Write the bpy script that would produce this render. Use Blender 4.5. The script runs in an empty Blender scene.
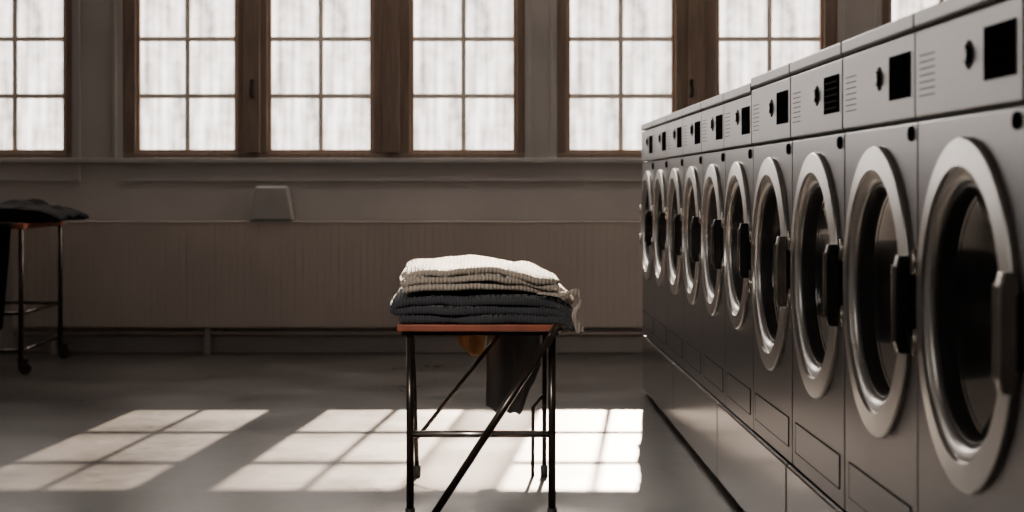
import bpy, bmesh, math, random
from mathutils import Vector, noise, Matrix
random.seed(4)
SC = bpy.context.scene
COL = SC.collection
PI = math.pi

# ------------------------------------------------------------------ materials
def new_mat(name):
    m = bpy.data.materials.new(name); m.use_nodes = True
    nt = m.node_tree
    return m, nt, nt.nodes['Principled BSDF'], nt.nodes['Material Output']

def mat(name, color, rough=.5, metal=0., nscale=8., namt=.15, bump=0., bscale=60., stretch=(1,1,1), spec=.5, rvar=0.):
    m, nt, b, out = new_mat(name)
    N = nt.nodes; L = nt.links
    tc = N.new('ShaderNodeTexCoord'); mp = N.new('ShaderNodeMapping'); mp.inputs['Scale'].default_value = stretch
    L.new(tc.outputs['Object'], mp.inputs['Vector'])
    nz = N.new('ShaderNodeTexNoise'); nz.inputs['Scale'].default_value = nscale; nz.inputs['Detail'].default_value = 5
    L.new(mp.outputs[0], nz.inputs['Vector'])
    cr = N.new('ShaderNodeValToRGB')
    cr.color_ramp.elements[0].position = .3; cr.color_ramp.elements[1].position = .7
    cr.color_ramp.elements[0].color = tuple(c*(1-namt) for c in color)+(1,)
    cr.color_ramp.elements[1].color = tuple(min(1,c*(1+namt)) for c in color)+(1,)
    L.new(nz.outputs['Fac'], cr.inputs[0]); L.new(cr.outputs[0], b.inputs['Base Color'])
    b.inputs['Roughness'].default_value = rough; b.inputs['Metallic'].default_value = metal
    b.inputs['Specular IOR Level'].default_value = spec
    if rvar:
        mr = N.new('ShaderNodeMapRange'); mr.inputs[3].default_value = rough-rvar; mr.inputs[4].default_value = rough+rvar
        L.new(nz.outputs['Fac'], mr.inputs[0]); L.new(mr.outputs[0], b.inputs['Roughness'])
    if bump:
        n2 = N.new('ShaderNodeTexNoise'); n2.inputs['Scale'].default_value = bscale; n2.inputs['Detail'].default_value = 3
        L.new(mp.outputs[0], n2.inputs['Vector'])
        bp = N.new('ShaderNodeBump'); bp.inputs['Strength'].default_value = bump; bp.inputs['Distance'].default_value = .01
        L.new(n2.outputs['Fac'], bp.inputs['Height']); L.new(bp.outputs[0], b.inputs['Normal'])
    return m

M = {}
M['wall'] = mat('wall_plaster', (.47,.445,.43), .8, nscale=1.5, namt=.10, bump=.1, bscale=90)
M['ceiling'] = mat('ceiling_paint', (.5,.48,.46), .9)
M['trim'] = mat('painted_trim', (.45,.43,.415), .6, namt=.05)
M['wood'] = mat('brown_window_wood', (.215,.155,.12), .5, nscale=6, namt=.2, stretch=(6,6,.6))
M['sash'] = mat('tan_sash_wood', (.42,.285,.195), .45, nscale=6, namt=.2, stretch=(6,6,.6))
M['bars'] = mat('pale_glazing_bar_wood', (.80,.71,.62), .5, nscale=6, namt=.06, stretch=(6,6,.6))  # pale tone stands in for window glare washing out the bars
M['radiator'] = mat('radiator_enamel', (.55,.48,.435), .5, nscale=2, namt=.06)
M['plinth'] = mat('plinth_steel', (.55,.54,.535), .20, 1., nscale=3, namt=.03)
M['steel'] = mat('brushed_steel', (.27,.275,.29), .31, .92, nscale=5, namt=.05, stretch=(1,1,10), rvar=.02)
M['panel'] = mat('panel_grey', (.28,.283,.295), .34, .7, nscale=5, namt=.04)
M['ring'] = mat('door_ring_steel', (.80,.79,.78), .28, .88, nscale=9, namt=.03)
M['black'] = mat('black_plastic', (.016,.016,.017), .22, namt=.1)
M['bronze'] = mat('worn_grey_grip', (.42,.39,.36), .25, .9, namt=.2)
M['matte'] = mat('matte_black_film', (.01,.01,.011), .9, namt=.1, spec=.0)
M['mark'] = mat('grey_printed_mark', (.06,.06,.06), .9, namt=.1, spec=.1)
M['rubber'] = mat('black_rubber', (.035,.035,.036), .45, namt=.1, spec=.5)
M['drum'] = mat('drum_steel', (.62,.62,.62), .32, .8, nscale=60, namt=.4)
M['chrome'] = mat('worn_chrome', (.75,.70,.64), .22, 1.)
M['darkmetal'] = mat('dark_painted_tube', (.075,.062,.054), .22, .8, namt=.3)
M['orange'] = mat('red_brown_board', (.30,.08,.042), .5, nscale=12, namt=.2)
M['beigebox'] = mat('beige_plastic', (.36,.34,.325), .5, namt=.05)

# dark concrete floor with soft wear
m, nt, b, out = new_mat('floor_concrete'); N = nt.nodes; L = nt.links
tc = N.new('ShaderNodeTexCoord')
def nzn(sc, det, rough=.55):
    n = N.new('ShaderNodeTexNoise'); n.inputs['Scale'].default_value = sc; n.inputs['Detail'].default_value = det; n.inputs['Roughness'].default_value = rough
    L.new(tc.outputs['Object'], n.inputs['Vector']); return n
a1 = nzn(1.6, 3, .5); a2 = nzn(16, 3, .5); a3 = nzn(60, 3)
mm = N.new('ShaderNodeMath'); mm.operation = 'MULTIPLY_ADD'; mm.inputs[1].default_value = .35; L.new(a2.outputs['Fac'], mm.inputs[0]); L.new(a1.outputs['Fac'], mm.inputs[2])
cr = N.new('ShaderNodeValToRGB'); cr.color_ramp.elements[0].position = .40; cr.color_ramp.elements[1].position = .95
cr.color_ramp.elements[0].color = (.034,.031,.029,1); cr.color_ramp.elements[1].color = (.088,.080,.074,1)
L.new(mm.outputs[0], cr.inputs[0]); L.new(cr.outputs[0], b.inputs['Base Color'])
mr = N.new('ShaderNodeMapRange'); mr.inputs[1].default_value = .40; mr.inputs[2].default_value = .95; mr.inputs[3].default_value = .26; mr.inputs[4].default_value = .40
L.new(mm.outputs[0], mr.inputs[0]); L.new(mr.outputs[0], b.inputs['Roughness'])
bp = N.new('ShaderNodeBump'); bp.inputs['Strength'].default_value = .15; bp.inputs['Distance'].default_value = .004
L.new(a3.outputs['Fac'], bp.inputs['Height']); L.new(bp.outputs[0], b.inputs['Normal']); b.inputs['Specular IOR Level'].default_value = .3
M['floor'] = m

def cloth_mat(name, color, wscale, strength, direction='X', sheen=.3):
    m, nt, b, out = new_mat(name); N = nt.nodes; L = nt.links
    tc = N.new('ShaderNodeTexCoord')
    wv = N.new('ShaderNodeTexWave'); wv.wave_type = 'BANDS'; wv.bands_direction = direction
    wv.inputs['Scale'].default_value = wscale; wv.inputs['Distortion'].default_value = 2.4; wv.inputs['Detail'].default_value = 2
    L.new(tc.outputs['Object'], wv.inputs['Vector'])
    nz = N.new('ShaderNodeTexNoise'); nz.inputs['Scale'].default_value = 90
    L.new(tc.outputs['Object'], nz.inputs['Vector'])
    ad = N.new('ShaderNodeMath'); ad.operation = 'ADD'; L.new(wv.outputs['Fac'], ad.inputs[0]); L.new(nz.outputs['Fac'], ad.inputs[1])
    bp = N.new('ShaderNodeBump'); bp.inputs['Strength'].default_value = strength; bp.inputs['Distance'].default_value = .004
    L.new(ad.outputs[0], bp.inputs['Height']); L.new(bp.outputs[0], b.inputs['Normal'])
    mx = N.new('ShaderNodeMix'); mx.data_type = 'RGBA'
    mx.inputs[6].default_value = tuple(c*.72 for c in color)+(1,); mx.inputs[7].default_value = color+(1,)
    L.new(wv.outputs['Fac'], mx.inputs[0]); L.new(mx.outputs[2], b.inputs['Base Color'])
    b.inputs['Roughness'].default_value = .95; b.inputs['Sheen Weight'].default_value = sheen
    b.inputs['Specular IOR Level'].default_value = .1
    return m
M['cream'] = cloth_mat('cream_ribbed_cotton', (.50,.43,.36), 22, .9)
M['charcoal'] = cloth_mat('charcoal_cotton', (.06,.063,.072), 27, .6, sheen=.12)
M['greycloth'] = cloth_mat('dark_grey_cotton', (.014,.014,.015), 30, .6, 'Z', .0)
M['hanging'] = cloth_mat('grey_knit', (.15,.155,.17), 60, .4, 'Z')
M['orangecloth'] = cloth_mat('orange_cloth', (1.0,.58,.28), 40, .4)

# frosted window glass; emission added so the panes glow like bright daylight
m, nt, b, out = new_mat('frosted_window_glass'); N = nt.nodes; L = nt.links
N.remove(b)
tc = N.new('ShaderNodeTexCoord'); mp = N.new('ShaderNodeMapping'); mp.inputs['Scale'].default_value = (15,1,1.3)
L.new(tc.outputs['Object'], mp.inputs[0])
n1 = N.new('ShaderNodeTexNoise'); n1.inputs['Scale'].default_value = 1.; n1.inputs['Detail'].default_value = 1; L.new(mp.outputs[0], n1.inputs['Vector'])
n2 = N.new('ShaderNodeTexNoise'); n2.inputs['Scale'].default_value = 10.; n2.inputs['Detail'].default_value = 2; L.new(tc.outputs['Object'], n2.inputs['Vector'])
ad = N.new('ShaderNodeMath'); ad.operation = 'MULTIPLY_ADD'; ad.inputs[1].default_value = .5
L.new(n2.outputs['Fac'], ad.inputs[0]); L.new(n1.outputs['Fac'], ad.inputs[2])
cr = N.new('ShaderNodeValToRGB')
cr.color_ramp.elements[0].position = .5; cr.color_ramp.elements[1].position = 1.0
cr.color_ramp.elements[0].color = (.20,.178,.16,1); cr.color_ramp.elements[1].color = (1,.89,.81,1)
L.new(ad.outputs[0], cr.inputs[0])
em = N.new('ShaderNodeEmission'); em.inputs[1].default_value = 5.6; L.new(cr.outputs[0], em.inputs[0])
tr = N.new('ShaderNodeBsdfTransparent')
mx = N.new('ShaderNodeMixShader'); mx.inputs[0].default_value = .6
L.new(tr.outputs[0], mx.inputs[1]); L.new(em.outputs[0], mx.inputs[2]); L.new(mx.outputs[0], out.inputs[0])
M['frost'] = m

# dark porthole glass
m, nt, b, out = new_mat('dark_door_glass'); N = nt.nodes; L = nt.links
N.remove(b)
tr = N.new('ShaderNodeBsdfTransparent'); tr.inputs[0].default_value = (.75,.75,.76,1)
gl = N.new('ShaderNodeBsdfGlossy'); gl.inputs['Roughness'].default_value = .1; gl.inputs[0].default_value = (1,1,1,1)
fr = N.new('ShaderNodeFresnel'); fr.inputs[0].default_value = 1.8
mx = N.new('ShaderNodeMixShader'); L.new(fr.outputs[0], mx.inputs[0]); L.new(tr.outputs[0], mx.inputs[1]); L.new(gl.outputs[0], mx.inputs[2])
L.new(mx.outputs[0], out.inputs[0]); M['doorglass'] = m

# ------------------------------------------------------------------ mesh helpers
def obj(name, bm, m, parent=None, smooth=False, bevel=0., loc=None, kind=None, recalc=True, seg=2):
    if recalc: bmesh.ops.recalc_face_normals(bm, faces=bm.faces)
    me = bpy.data.meshes.new(name); bm.to_mesh(me); bm.free()
    me.materials.append(m)
    if smooth:
        for p in me.polygons: p.use_smooth = True
    o = bpy.data.objects.new(name, me); COL.objects.link(o)
    if parent: o.parent = parent
    if loc: o.location = loc
    if bevel:
        md = o.modifiers.new('bevel', 'BEVEL'); md.width = bevel; md.segments = seg; md.limit_method = 'ANGLE'
    if kind: o['kind'] = kind
    return o

def empty(name, loc, label=None, cat=None, group=None, kind=None):
    o = bpy.data.objects.new(name, None); COL.objects.link(o); o.location = loc
    o.empty_display_size = .1
    tag(o, label, cat, group, kind)
    return o

def tag(o, label=None, cat=None, group=None, kind=None):
    if label: o['label'] = label
    if cat: o['category'] = cat
    if group: o['group'] = group
    if kind: o['kind'] = kind
    return o

def box(bm, x0, x1, y0, y1, z0, z1):
    v = [bm.verts.new((x,y,z)) for x in (x0,x1) for y in (y0,y1) for z in (z0,z1)]
    for f in ((0,1,3,2),(4,6,7,5),(0,4,5,1),(2,3,7,6),(0,2,6,4),(1,5,7,3)):
        bm.faces.new([v[i] for i in f])

def tube(bm, pts, r, n=12):
    pts = [Vector(p) for p in pts]
    rings = []
    for i, p in enumerate(pts):
        d = (pts[min(i+1,len(pts)-1)] - pts[max(i-1,0)]).normalized()
        up = Vector((0,0,1)) if abs(d.z) < .95 else Vector((0,1,0))
        a = d.cross(up).normalized(); c = d.cross(a).normalized()
        rings.append([bm.verts.new(p + a*r*math.cos(2*PI*k/n) + c*r*math.sin(2*PI*k/n)) for k in range(n)])
    for a, c in zip(rings[:-1], rings[1:]):
        for k in range(n): bm.faces.new((a[k],a[(k+1)%n],c[(k+1)%n],c[k]))
    bm.faces.new(rings[0]); bm.faces.new(rings[-1][::-1])

def lathe(bm, prof, cy, cz, n=64, cx=0, crisp=False):        # axis along x
    def ring(r, x):
        if r < 1e-5: return [bm.verts.new((cx+x,cy,cz))]
        return [bm.verts.new((cx+x, cy+r*math.cos(2*PI*k/n), cz+r*math.sin(2*PI*k/n))) for k in range(n)]
    if crisp: pairs = [(ring(*p), ring(*q)) for p, q in zip(prof[:-1], prof[1:])]
    else:
        rings = [ring(*p) for p in prof]; pairs = list(zip(rings[:-1], rings[1:]))
    for a, c in pairs:
        for k in range(n):
            k2 = (k+1)%n
            if len(a) == 1: bm.faces.new((a[0], c[k2], c[k]))
            elif len(c) == 1: bm.faces.new((a[k],a[k2],c[0]))
            else: bm.faces.new((a[k],a[k2],c[k2],c[k]))

def copy_tree(o, parent=None):
    c = o.copy(); COL.objects.link(c); c.parent = parent
    for ch in list(o.children): copy_tree(ch, c)
    return c
B = bmesh.new

# ------------------------------------------------------------------ room
YW = 13.3
K = YW/1750.
wx = lambda px: (px-478)*K
wz = lambda py: 1.25+(188-py)*K
XL, XR, YF, H = -5.2, 5.2, -3.0, 3.4
SILL, TOP = wz(158), wz(-24)
T = .46
bm = B(); box(bm, XL-.2, XR+.2, YF-.2, YW+T, -.2, 0); obj('floor', bm, M['floor'], kind='structure')
bm = B(); box(bm, XL-.2, XR+.2, YF-.2, YW+T, H, H+.2); obj('ceiling', bm, M['ceiling'], kind='structure')
bm = B(); box(bm, XL-.2, XL, YF-.2, YW+T, 0, H); obj('wall_left', bm, M['wall'], kind='structure')
bm = B(); box(bm, XR, XR+.2, YF-.2, YW+T, 0, H); obj('wall_right', bm, M['wall'], kind='structure')
bm = B(); box(bm, XL, XR, YF-.2, YF, 0, H); obj('wall_front', bm, M['wall'], kind='structure')
groups = [(-190,72,[(-180,-75),(-40,65)]), (122,525,[(135,237),(267,373),(410,517)]), (557,838,[(567,676),(717,825)]), (882,1075,[(890,998)])]
bm = B()
box(bm, XL, XR, YW, YW+T, 0, SILL); box(bm, XL, XR, YW, YW+T, TOP, H)
edges = [XL] + [wx(e) for g in groups for e in g[:2]] + [XR]
for i in range(0, len(edges), 2): box(bm, edges[i], edges[i+1], YW, YW+T, SILL, TOP)
obj('wall_back', bm, M['wall'], kind='structure')

wi = 0
fi = 0
for gi, (ga, gb, cs) in enumerate(groups):
    bm = B()
    y0, y1 = YW+.02, YW+.14
    box(bm, wx(ga), wx(gb), y0, y1, SILL, wz(153)); box(bm, wx(ga), wx(gb), y0, y1, wz(-19), TOP)
    bars = [ga] + [e for c in cs for e in c] + [gb]
    if gi == 3: bars[-2:] = [998, 1075]
    for i in range(0, len(bars), 2):
        box(bm, wx(bars[i]) , wx(bars[i+1]), y0, y1, wz(153), wz(-19))
        if bars[i+1]-bars[i] > 20:
            c = (wx(bars[i])+wx(bars[i+1]))/2; box(bm, c-.06, c+.06, YW-.015, y0, wz(153), wz(-19))
    fi += 1
    obj('trim_%d' % fi, bm, M['wood'], bevel=.006, kind='structure')
    for (a, b_) in cs:
        wi += 1
        w = empty('window_%d' % wi, ((wx(a)+wx(b_))/2, YW+.08, wz(153)), kind='structure')
        hw = (wx(b_)-wx(a))/2; hh = wz(-19)-wz(153)
        bm = B(); s = .028
        box(bm, -hw, -hw+s, -.03, .03, 0, hh); box(bm, hw-s, hw, -.03, .03, 0, hh)
        box(bm, -hw+s, hw-s, -.03, .03, 0, s); box(bm, -hw+s, hw-s, -.03, .03, hh-s, hh)
        obj('sash_frame', bm, M['sash'], w, bevel=.004)
        bm = B(); g = .018
        box(bm, -g, g, -.014, .02, s, hh-s)
        for k in (1,2): box(bm, -hw+s, hw-s, -.012, .018, hh*k/3-g, hh*k/3+g)
        obj('glazing_bars', bm, M['bars'], w)
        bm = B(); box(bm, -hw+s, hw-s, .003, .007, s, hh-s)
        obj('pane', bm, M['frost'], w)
        if a in (135, 567):
            bm = B(); hx = hw+.115
            box(bm, hx-.015, hx+.015, -.10, -.085, .42, .56); tube(bm, [(hx,-.10,.49),(hx,-.14,.49)], .012); box(bm, hx-.012, hx+.012, -.155,-.135, .43,.50)
            obj('casement_handle', bm, M['black'], w, bevel=.004)

# unseen slab added outside to keep sun off the left windows
fi += 1
bm = B(); box(bm, XL-.2, -1.43, YW+T, YW+T+3.3, 3.1, 3.2); obj('trim_%d' % fi, bm, M['trim'], kind='structure')
fi += 1
bm = B(); box(bm, XL, XR, YW-.03, YW, wz(163), SILL-.001); obj('trim_%d' % fi, bm, M['trim'], bevel=.006, kind='structure')
fi += 1
bm = B(); box(bm, XL, wx(78), YW-.012, YW, wz(181), wz(178)); box(bm, wx(117), XR, YW-.012, YW, wz(181), wz(178)); obj('trim_%d' % fi, bm, M['trim'], kind='structure')
for px in (79, 115, 530, 552, 845, 876):
    fi += 1
    bm = B(); box(bm, wx(px)-.012, wx(px)+.012, YW-.022, YW, wz(163) if px != 79 else wz(181), H); obj('trim_%d' % fi, bm, M['trim'], kind='structure')
bm = B(); box(bm, XL, XR, YW-.03, YW, 0, .13); obj('baseboard_back', bm, M['trim'], bevel=.005, kind='structure')

# ------------------------------------------------------------------ radiator
rad = empty('radiator', (0, YW, 0), 'long low beige convector radiator with vertical grooves running under the windows', 'radiator')
bm = B(); x0, x1 = -3.5, 4.6; z0, z1 = .20, 1.0
pitch = .0545; n = int((x1-x0)/pitch)
for i in range(n):
    a = x0+i*pitch; box(bm, a+.0035, a+pitch-.0035, -.158, -.154, z0+.01, z1-.012)
box(bm, x0, x1, -.155, -.04, z0, z1-.012)
obj('panel', bm, M['radiator'], rad, bevel=.002, seg=1)
bm = B(); box(bm, x0-.005, x1+.005, -.160, -.035, z1-.012, z1); obj('top_grille', bm, M['radiator'], rad, bevel=.004)
bm = B(); tube(bm, [(x0,-.10,.155),(x1,-.10,.155)], .016); obj('pipe', bm, M['radiator'], rad, smooth=True)
for bx in (-3.2, wx(210), .3, 2.6, 4.3):
    bm = B(); box(bm, bx-.02, bx+.02, -.13, -.05, 0, z0); obj('foot', bm, M['trim'], rad)
    bm = B(); box(bm, bx-.02, bx+.02, -.04, -.001, .6, .66); obj('wall_bracket', bm, M['trim'], rad)

bm = B()
hx, hy, tx, ty, hz = .172, .065, .122, .045, .265
vs = [bm.verts.new(p) for p in ((-hx,-hy,0),(hx,-hy,0),(hx,hy,0),(-hx,hy,0),(-tx,-ty,hz),(tx,-ty,hz),(tx,ty,hz),(-tx,ty,hz))]
for f in ((0,1,2,3),(4,5,6,7),(0,1,5,4),(1,2,6,5),(2,3,7,6),(3,0,4,7)): bm.faces.new([vs[i] for i in f])
tb = obj('wall_box', bm, M['beigebox'], None, bevel=.022, seg=4, smooth=False); tb.location = (wx(273.5), YW-.105, 1.0)
tag(tb, 'small plain tapered beige box standing on the radiator top', 'box')

# ------------------------------------------------------------------ plinths
pls = [(8.97,10.64,'farthest grey steel plinth section, under the end of the machine row'),
       (7.32,8.97,'grey steel plinth section second from the far end of the machine row'),
       (5.68,7.32,'middle grey steel plinth section under the machines, beside the stool'),
       (4.0,5.68,'grey steel plinth section second from the camera, at the lower right edge'),
       (3.15,4.0,'nearest short grey steel plinth section below the frame edge')]
for (a, c, lab) in pls:
    p = empty('plinth', (1.0, (a+c)/2, 0), lab, 'plinth', 'steel plinths under the washing machines')
    h = (c-a)/2-.006
    bm = B(); box(bm, .0, .84, -h, h, .03, .355); obj('body', bm, M['plinth'], p, bevel=.010)
    bm = B(); box(bm, .03, .82, -h, h, .0, .03); obj('toe_strip', bm, M['matte'], p)
    bm = B(); box(bm, .02, .82, -h, h, .355, .37); obj('gap_strip', bm, M['matte'], p)

# ------------------------------------------------------------------ washing machines
def make_washer(w, R, zc, big):
    root = empty('washing_machine', (0,0,0))
    HH = 1.28 if big else 1.265
    zs = 1.03; hw = w/2-.004; D = .82
    W = .094 if big else .086           # width of the steel ring
    rh = R-W+.005
    bm = B()
    angs = [2*PI*k/64 for k in range(64)] + [math.atan2(zz-zc, yy) % (2*PI) for yy in (-hw,hw) for zz in (0,zs)]
    angs = sorted(set(round(a,6) for a in angs))
    ins, outs, deep = [], [], []
    for a in angs:
        cy, cz = math.cos(a), math.sin(a)
        t = 1e9
        if abs(cy) > 1e-6: t = min(t, (hw if cy > 0 else -hw)/cy)
        if abs(cz) > 1e-6: t = min(t, ((zs if cz > 0 else 0)-zc)/cz)
        ins.append(bm.verts.new((0, rh*cy, zc+rh*cz))); outs.append(bm.verts.new((0, t*cy, zc+t*cz)))
        deep.append(bm.verts.new((.03, t*cy, zc+t*cz)))
    for i in range(len(angs)):
        j = (i+1) % len(angs)
        bm.faces.new((ins[i],ins[j],outs[j],outs[i])); bm.faces.new((outs[i],outs[j],deep[j],deep[i]))
    bmesh.ops.recalc_face_normals(bm, faces=bm.faces)
    box(bm, .03, .31, -hw, -hw+.02, 0, zs); box(bm, .03, .31, hw-.02, hw, 0, zs)
    box(bm, .03, .31, -hw+.02, hw-.02, 0, .02)
    box(bm, .31, D, -hw, hw, 0, HH-.04); box(bm, .03, .31, -hw, hw, zs, HH-.04)
    obj('body', bm, M['steel'], root, bevel=.004)
    bm = B(); box(bm, -.006, .03, -hw, hw, zs+.008, HH-.045); obj('control_panel', bm, M['panel'], root, bevel=.005)
    bm = B(); box(bm, -.010, D, -hw, hw, HH-.038, HH); obj('lid', bm, M['panel'], root, bevel=.006)
    dw = .20 if big else .18
    dz0, dz1 = (1.09, 1.195) if big else (1.08, 1.18)
    bm = B(); box(bm, -.009, -.006, -hw+.04, -hw+.04+dw, dz0, dz1); dsp = obj('display', bm, M['matte'], root)
    bm = B()
    for k in range(5): box(bm, -.0096, -.009, -hw+.055, -hw+.025+dw, dz0+.012+k*.018, dz0+.016+k*.018)
    obj('readout_lines', bm, M['mark'], dsp)
    ky = -hw+.04+dw+.11
    bm = B(); lathe(bm, [(0,-.017),(.016,-.017),(.018,-.014),(.019,-.006)], ky, 1.15, 24); kn = obj('knob', bm, M['black'], root)
    bm = B(); lathe(bm, [(.020,-.008),(.029,-.008),(.031,-.005)], ky, 1.15, 24); obj('knob_ring', bm, M['mark'], kn)
    bm = B()
    for k in range(7): box(bm, -.0068, -.006, hw-.04-.13, hw-.04, 1.085+k*.015, 1.0875+k*.015)
    obj('printed_lines', bm, M['mark'], root)
    bm = B(); lathe(bm, [(0,-.008),(.014,-.008),(.017,-.005),(.018,0)], -hw+.05, zs-.025, 24); obj('button', bm, M['matte'], root)
    # door: broad flat steel ring with a polished outer lip and stepped inner rim
    bm = B()
    lathe(bm, [(R,0),(R,-.008),(R-.002,-.012),(R-.006,-.014)], 0, zc, 88)
    lathe(bm, [(R-.006,-.014),(R-W+.034,-.018)], 0, zc, 88)
    lathe(bm, [(R-W+.034,-.018),(R-W+.031,-.010)], 0, zc, 88)
    lathe(bm, [(R-W+.031,-.010),(R-W+.014,-.007),(R-W+.003,.000),(R-W,.012),(R-W,.03),(R-W+.007,.03)], 0, zc, 88)
    door = obj('door', bm, M['ring'], root, smooth=True, recalc=False)
    I = R-W
    bm = B(); lathe(bm, [(I-.001,.008),(I-.006,.004),(I-.011,.010),(I-.013,.05)], 0, zc, 64); obj('inner_trim', bm, M['rubber'], door, smooth=True)
    bm = B(); lathe(bm, [(I-.013,.045),(I-.023,.06),(I-.043,.10),(I-.065,.15),(I-.105,.18),(.05,.195),(0,.197)], 0, zc, 64); obj('glass', bm, M['doorglass'], door, smooth=True)
    bm = B(); lathe(bm, [(I+.004,.032),(I-.017,.05),(I-.019,.08),(I-.013,.10),(I-.027,.13),(I-.031,.17)], 0, zc, 64); obj('gasket', bm, M['rubber'], root, smooth=True)
    bm = B(); lathe(bm, [(I-.023,.17),(I-.035,.160),(I-.047,.168),(I-.050,.20),(I-.005,.22),(I-.005,.25),(I-.015,.29),(0,.30)], 0, zc, 64); obj('drum', bm, M['drum'], root, smooth=True)
    # chunky straight vertical handle at the near rim of the ring
    hy = -(hw-.019)
    zh = zc-.008
    bm = B(); secs = []
    L_ = .112 if big else .10
    for k in range(9):
        t = -1+2*k/8
        z = zh+t*L_; xo = -.050+.008*t**6; ww = .019
        secs.append([bm.verts.new(p) for p in ((xo+.004,hy-ww,z),(xo,hy-ww*.6,z),(xo,hy+ww*.6,z),(xo+.004,hy+ww,z),(-.016,hy+ww,z),(-.016,hy-ww,z))])
    for s0, s1 in zip(secs[:-1], secs[1:]):
        for k in range(6): bm.faces.new((s0[k],s0[(k+1)%6],s1[(k+1)%6],s1[k]))
    bm.faces.new(secs[0]); bm.faces.new(secs[-1][::-1])
    hd = obj('handle', bm, M['black'], door, bevel=.003)
    bm = B(); box(bm, -.018, -.0, hy-.010, hy+.014, zh-.07, zh+.07); obj('latch_block', bm, M['rubber'], hd, bevel=.005)
    bm = B(); box(bm, -.0525, -.0495, hy+.006, hy+.0118, zh-L_*.8, zh+L_*.8); obj('bright_edge', bm, M['chrome'], hd)
    for sz in (-.09,.09):
        bm = B(); tube(bm, [(-.010, R+.004, zc+sz-.03),(-.010, R+.004, zc+sz+.03)], .009); obj('hinge', bm, M['chrome'], door, smooth=True)
    bm = B(); fy0, fy1 = -hw+.06, hw-.06
    z0, z1 = .05, .14
    box(bm, -.002, .001, fy0, fy1, z0, z1); obj('service_flap', bm, M['steel'], root)
    bm = B(); e = .003; box(bm, -.0025, 0.0005, fy0-e, fy1+e, z0-e, z0); box(bm, -.0025, 0.0005, fy0-e, fy1+e, z1, z1+e)
    box(bm, -.0025, 0.0005, fy0-e, fy0, z0, z1); box(bm, -.0025, 0.0005, fy1, fy1+e, z0, z1); obj('flap_seam', bm, M['mark'], root)
    return root

G = 'front-loading washing machines in the row'
bigs = [(3.19,3.98,'nearest large steel washing machine, cut by the right edge of the picture'),
        (3.98,4.77,'large steel washing machine, second from the camera in the row'),
        (4.77,5.57,'large steel washing machine, third from the camera in the row'),
        (5.57,6.36,'large steel washing machine, fourth from the camera, next to the smaller-doored ones')]
pb = make_washer(.793, .364, .622, True)
def retint(root, mname):
    for ch in root.children:
        for g in ch.children:
            if g.name.startswith('handle'):
                g.data = g.data.copy(); g.data.materials[0] = M[mname]; g['label'] = 'worn grey metal handle'
def drop_lines(root):
    for ch in list(root.children):
        for g in list(ch.children):
            if g.name.startswith('readout_lines'): bpy.data.objects.remove(g)
pbs = [pb]+[copy_tree(pb) for _ in range(3)]
for o, (a, c, lab) in zip(pbs, bigs):
    o.location = (1.0, (a+c)/2, .37); tag(o, lab, 'washing machine', G)
retint(pbs[0], 'bronze'); retint(pbs[3], 'bronze')
for k in (0,1,3): drop_lines(pbs[k])
ords = ['smaller-doored steel washing machine nearest the camera, fifth in the row','smaller-doored steel washing machine, sixth from the camera in the row',
        'smaller-doored steel washing machine, seventh from the camera in the row','smaller-doored steel washing machine, third from the far end of the row',
        'smaller-doored steel washing machine, second from the far end of the row','farthest steel washing machine, last in the row towards the windows']
ps = make_washer(.713, .322, .660, False); drop_lines(ps)
pss = [ps]+[copy_tree(ps) for _ in range(5)]
for i, o in enumerate(pss):
    o.location = (1.0, 6.36+.713*(i+.5), .37); tag(o, ords[i], 'washing machine', G)

# ------------------------------------------------------------------ cloth builders
def sheet(rows, name, m, parent=None, th=.004, sub=1):
    bm = B()
    vv = [[bm.verts.new(p) for p in r] for r in rows]
    for a, c in zip(vv[:-1], vv[1:]):
        for k in range(len(a)-1): bm.faces.new((a[k],a[k+1],c[k+1],c[k]))
    o = obj(name, bm, m, parent, smooth=True)
    s = o.modifiers.new('solid','SOLIDIFY'); s.thickness = th; s.offset = 0
    if sub:
        d = o.modifiers.new('sub','SUBSURF'); d.levels = sub; d.render_levels = sub
    return o

def folded(name, m, x0, x1, y0, y1, z0, layers, th, seed, amp=.006, sag=None, jit=.026):
    path = []
    for i in range(layers):
        z = z0+th*(i+.5)
        jl = (random.random()-.5)*jit; jr = (random.random()-.5)*jit*1.2
        a, c = x0+th/2+jl*(1 if i else 0), x1-th/2+jr
        xs = [a+(c-a)*k/34 for k in range(35)]
        if i % 2: xs = xs[::-1]
        path += [(x, z) for x in xs]
        if i < layers-1:
            s = 1 if i % 2 == 0 else -1
            xe = xs[-1]
            path += [(xe+s*th*.45*math.sin(t), z+th/2-th/2*math.cos(t)) for t in (PI*.25, PI*.5, PI*.75)]
    nv = 26; rows = []
    for k, (x, z) in enumerate(path):
        row = []
        e0 = .06*noise.noise((k*.09, seed, 0)); e1 = .02*noise.noise((k*.09, seed, 9))
        for j in range(nv+1):
            t = j/nv; y = y0+e0+(y1+e1-y0-e0)*t
            fh = (z-z0)/(layers*th)
            dz = amp*noise.noise((x*7, y*6, seed))*(fh*1.0+.1) + .0018*noise.noise((x*30, y*25, z*40))
            fr = max(0, 1-(t*nv)/3.0); dz -= .5*th*fr**1.5*fh
            if sag: dz += sag(x, y, fh)
            row.append((x, y, z+dz))
        rows.append(row)
    return sheet(rows, name, m, None, th*.84, 2)

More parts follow.
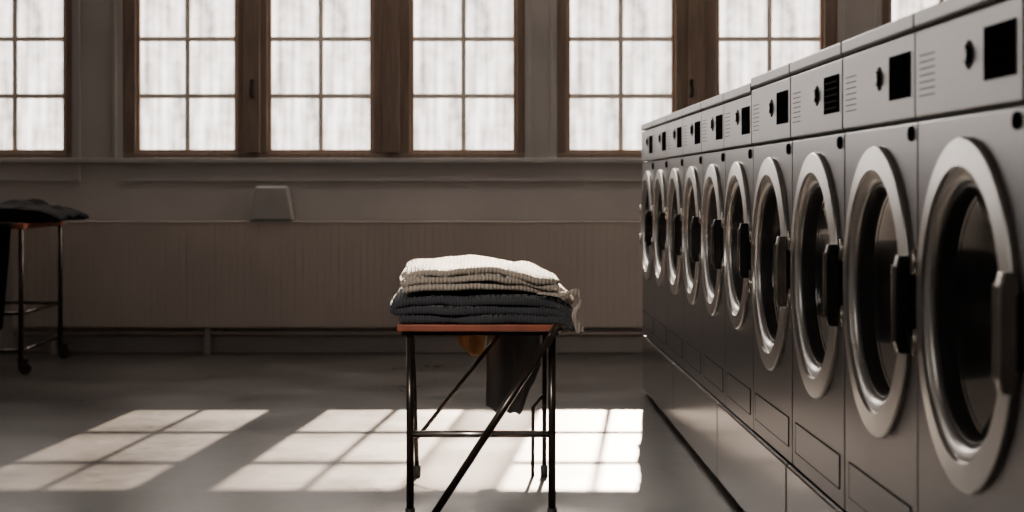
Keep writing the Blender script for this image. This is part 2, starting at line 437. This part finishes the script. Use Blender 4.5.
# ------------------------------------------------------------------ stool / folding stand
SX, YA, YB = .0115, 6.6, 7.58
st = empty('folding_stand', (SX, (YA+YB)/2, 0), 'folding metal stand with a red-brown board carrying the folded towels', 'stand')
ya, yb = YA-(YA+YB)/2, YB-(YA+YB)/2
zt = .712
bm = B(); box(bm, -.315, .305, ya-.045, yb-.06, zt, zt+.026); obj('board', bm, M['orange'], st, bevel=.005)
bm = B(); box(bm, -.30, .29, ya+.0, ya+.03, zt-.018, zt); box(bm, -.30, .29, yb-.12, yb-.09, zt-.018, zt)
box(bm, -.285, -.255, ya+.03, yb-.12, zt-.018, zt); box(bm, .25, .28, ya+.03, yb-.12, zt-.018, zt); obj('under_frame', bm, M['darkmetal'], st)
for s in (-1,1):
    bm = B(); tube(bm, [(s*.268, ya+.015, 0.012),(s*.268, ya+.015, zt-.01)], .0145, 16); lg = obj('leg', bm, M['darkmetal'], st, smooth=True)
    bm = B(); tube(bm, [(s*.268, ya+.015, 0),(s*.268, ya+.015, .04)], .019, 16); obj('rubber_foot', bm, M['rubber'], lg, smooth=True)
    xt = -.296 if s < 0 else .275
    bm = B(); tube(bm, [(s*.275, yb, 0.012),((s*.275+xt)/2, yb-.03, .35),(xt, yb-.10, zt-.001)], .010, 14); lg = obj('leg', bm, M['darkmetal'], st, smooth=True)
    bm = B(); tube(bm, [(s*.275, yb, 0),(s*.275, yb, .05)], .016, 16); obj('rubber_foot', bm, M['rubber'], lg, smooth=True)
bm = B(); tube(bm, [(.225, yb, .0),(.227, yb, .30),(.272, yb-.03, .36)], .008, 12); obj('stay', bm, M['darkmetal'], st, smooth=True)
bm = B(); tube(bm, [(.290, ya-.062, zt+.03),(-.19, ya-.062, .008)], .0145, 16); obj('diagonal_leg', bm, M['darkmetal'], st, smooth=True)
bm = B(); tube(bm, [(.14, yb-.10, zt-.012),(-.275, yb-.02, .17)], .009, 12); obj('rear_brace', bm, M['darkmetal'], st, smooth=True)
bm = B(); tube(bm, [(-.268, ya+.015, .32),(.268, ya+.015, .32)], .013, 14); obj('stretcher', bm, M['chrome'], st, smooth=True)
bm = B(); tube(bm, [(.262, ya-.075, zt-.012),(.262, ya+.02, zt-.012)], .010, 12); obj('pivot_bolt', bm, M['chrome'], st, smooth=True)

def pile(x, fh):
    d = 0
    if x > .14: d -= .034*fh*((x-.14)/.2)**1.5
    if x > .322: d -= .9*(x-.322)*(1-.2*fh)
    if x < -.24: d -= .016*fh*((-.24-x)/.07)**1.5
    return d
o = folded('folded_towel', M['charcoal'], -.318, .388, 6.565, 7.38, .740, 3, .0375, 3.1, amp=.007, sag=lambda x,y,fh: pile(x,fh)+.012*fh*noise.noise((x*11,y*4,fh*5)), jit=.05)
tag(o, 'dark charcoal folded towel lying directly on the red-brown board', 'towel', 'folded towels on the stand')
o = folded('folded_towel', M['cream'], -.302, .334, 6.57, 7.34, .862, 3, .031, 8.7, amp=.024,
           sag=lambda x,y,fh: pile(x,1.0) - (.034*fh*max(0,(x-.05)/.28)**1.5) - (.014*fh*max(0,(-.2-x)/.1)**1.5) + .011*fh*noise.noise((x*14,y*5,fh*4)), jit=.05)
tag(o, 'cream ribbed folded towel on top of the dark one', 'towel', 'folded towels on the stand')

rows = []
for j in range(44):
    t = j/43.; row = []
    for i in range(31):
        u = i/30.
        x = .040+.218*u
        L_ = .40+.06*math.sin(u*2.6+.5)-.15*max(0,u-.65)/.35+.035*noise.noise((u*7,2,0))
        s = t*(L_+.10)
        if s < .09: y, z = 7.445+s, .746
        else:
            q = min(1,(s-.09)*6)
            y, z = 7.545+.020*math.sin(u*13+t*2)*q*.8+.02*noise.noise((u*3,t*3,5))*q, .746-(s-.09)
        x += .02*noise.noise((t*3,u,3))*t + .02*t*(u-.3)
        row.append((x,y,z))
    rows.append(row)
o = sheet(rows, 'hanging_towel', M['hanging'], None, .008); tag(o, 'dark grey knit towel hanging down behind the stand under the board', 'towel')
rows = []
for j in range(18):
    t = j/17.; row = []
    for i in range(12):
        u = i/11.; s = t*(.275-.07*abs(u-.6))
        x = -.100+.115*u+.012*t
        if s < .05: y, z = 7.48+s, .7440
        else: y, z = 7.533+.006*math.sin(u*11), .7440-(s-.05)*(.9+.15*u)
        row.append((x,y,z))
    rows.append(row)
o = sheet(rows, 'orange_cloth', M['orangecloth'], None, .004); tag(o, 'small orange cloth corner peeking out below the board', 'cloth')
path = [(.22,6.57,.856),(.28,6.54,.852),(.32,6.515,.850),(.350,6.505,.868),(.380,6.505,.860),(.388,6.505,.830),(.370,6.50,.802),(.354,6.50,.778),(.364,6.50,.755),(.376,6.505,.732),(.380,6.505,.712)]
rows = []
for k, p in enumerate(path):
    p = Vector(p); a = .3*k
    wv = Vector((math.cos(a)*.7, math.sin(a)*.25, .5*math.cos(a*.6)))*(.024 if k > 1 else .008)
    rows.append([tuple(p-wv), tuple(p-wv*.4+Vector((0,-.003,0))), tuple(p+wv*.4+Vector((0,-.004,0))), tuple(p+wv)])
o = sheet(rows, 'cloth_tie', M['cream'], None, .008, 2); tag(o, 'cream fabric tie dangling at the right end of the folded towels', 'tie')

# ------------------------------------------------------------------ left trolley
tx0, tx1, ty0, ty1 = -4.0, -3.06, 11.72, 12.82
cx, cy = (tx0+tx1)/2, (ty0+ty1)/2
tr_ = empty('laundry_trolley', (cx, cy, 0), 'dark tubular laundry trolley with red-brown top at the left edge, by the radiator', 'trolley')
bm = B(); box(bm, tx0-cx-.02, tx1-cx+.02, ty0-cy-.02, ty1-cy+.02, .975, 1.012); obj('top', bm, M['orange'], tr_, bevel=.005)
for x in (tx0-cx, tx1-cx):
    for y in (ty0-cy, ty1-cy):
        bm = B(); tube(bm, [(x,y,.10),(x,y,.975)], .018, 12); lg = obj('leg', bm, M['darkmetal'], tr_, smooth=True)
        bm = B(); tube(bm, [(x+.03,y-.012,.042),(x+.03,y+.012,.042)], .042, 24); obj('caster', bm, M['rubber'], lg)
        bm = B(); box(bm, x-.015, x+.045, y-.022, y-.015, .035, .10); box(bm, x-.015, x+.045, y+.015, y+.022, .035, .10); box(bm, x-.02, x+.045, y-.022, y+.022, .095, .105); obj('caster_fork', bm, M['darkmetal'], lg)
X0, X1, Y0, Y1 = tx0-cx, tx1-cx, ty0-cy, ty1-cy
z = .41
bm = B()
for a, c in (((X0,Y0,z),(X1,Y0,z)),((X1,Y0,z),(X1,Y1,z)),((X1,Y1,z),(X0,Y1,z)),((X0,Y1,z),(X0,Y0,z))): tube(bm, [a,c], .013, 10)
obj('lower_rail', bm, M['darkmetal'], tr_, smooth=True)
bm = B()
for a, c in (((X0,Y0,.16),(X1,Y0,.16)),((X1,Y0,.16),(X1,Y1,.16)),((X0,Y1,.16),(X0,Y0,.16))): tube(bm, [a,c], .013, 10)
obj('base_rail', bm, M['darkmetal'], tr_, smooth=True)
def lsag(x, y, fh):
    e = max(0, (x+3.0)/.15)
    return -.04*e**1.5*(.4+.6*fh) + fh*(max(-.01,.11*noise.noise((x*3.6,y*2.2,1.7))+.05*noise.noise((x*10,y*7,fh*2))) - .03*max(0,(x+3.25)/.4))
o = folded('dark_laundry', M['greycloth'], -3.98, -2.88, 11.85, 12.75, 1.020, 4, .030, 5.5, amp=.0, sag=lsag, jit=.12)
tag(o, 'heap of dark rumpled laundry on the trolley at the left edge', 'laundry')
rows = []
for j in range(34):
    t = j/33.; row = []
    for i in range(22):
        u = i/21.; s = t*(.80+.08*math.sin(u*3))
        x = -3.70+.60*u
        if s < .10: y, z = 11.80-s, 1.019
        else: y, z = 11.665-.015*math.sin(u*17+t)*min(1,(s-.1)*5), 1.019-(s-.10)
        x += -.10*t*(u-.3)
        row.append((x,y,z))
    rows.append(row)
o = sheet(rows, 'hanging_garment', M['greycloth'], None, .008); tag(o, 'dark garment hanging over the near end of the left trolley', 'garment')

# ------------------------------------------------------------------ light
def aim(o, v): o.rotation_euler = Vector(v).normalized().to_track_quat('-Z','Y').to_euler()
def area(name, loc, direction, sx, sy, e, col, spread=180):
    ld = bpy.data.lights.new(name, 'AREA'); ld.shape = 'RECTANGLE'; ld.size = sx; ld.size_y = sy; ld.energy = e; ld.color = col
    ld.spread = math.radians(spread)
    lo = bpy.data.objects.new(name, ld); COL.objects.link(lo); lo.location = loc; aim(lo, direction)
    return lo
sd = bpy.data.lights.new('sun', 'SUN'); sd.energy = 125; sd.angle = math.radians(.5); sd.color = (1,.78,.60)
so = bpy.data.objects.new('sun', sd); COL.objects.link(so)
aim(so, (-.10,-1,-.44)); so.location = (2,20,8)
w = bpy.data.worlds.new('sky'); SC.world = w; w.use_nodes = True
bg = w.node_tree.nodes['Background']; bg.inputs[0].default_value = (1,.925,.86,1); bg.inputs[1].default_value = 2.6
area('ceiling_lamp', (-3.4, 4.0, 3.35), (.15,.1,-1), 2.5, 5, 42, (1,.91,.82))  # added fill lifting the dark room and steel fronts, no fixture here
area('window_side_lamp', (.6, 12.9, 3.3), (0,-1,-.42), 6, .4, 130, (1,.89,.78))  # added backlight boosting the window light, rims towels and door rings
area('ceiling_downlight', (.345, 11.94, 2.95), (-.10,-1,-1.04), .36, 1.0, 24, (1,.78,.60), 3)  # added beam imitating sun in the pillar's shadow gap, far part
area('ceiling_downlight', (.225, 10.76, 2.95), (-.10,-1,-1.04), .36, .95, 24, (1,.78,.60), 3)  # second added beam, near part of the same imitated sun patch
area('rear_spotlight', (.35, 10.6, 3.25), (-.33,-3.6,-2.25), .25, .25, 46, (1,.84,.68), 20)  # added rim light for the towel pile, no fixture there
area('front_spotlight', (-1.6, 2.2, 3.3), (1.6,4.6,-2.6), .4, .4, 3.5, (1,.90,.80), 24)  # added weak fill on the stand from the camera side

# ------------------------------------------------------------------ camera
cd = bpy.data.cameras.new('camera'); cam = bpy.data.objects.new('camera', cd); COL.objects.link(cam)
cam.location = (0,0,1.25); cam.rotation_euler = (PI/2,0,0)
cd.sensor_width = 36; cd.lens = 36*1750/1024
cd.shift_x = (512-478)/1024; cd.shift_y = -(256-188)/1024
cd.dof.use_dof = True; cd.dof.focus_distance = 6.6; cd.dof.aperture_fstop = 3.4
SC.camera = cam
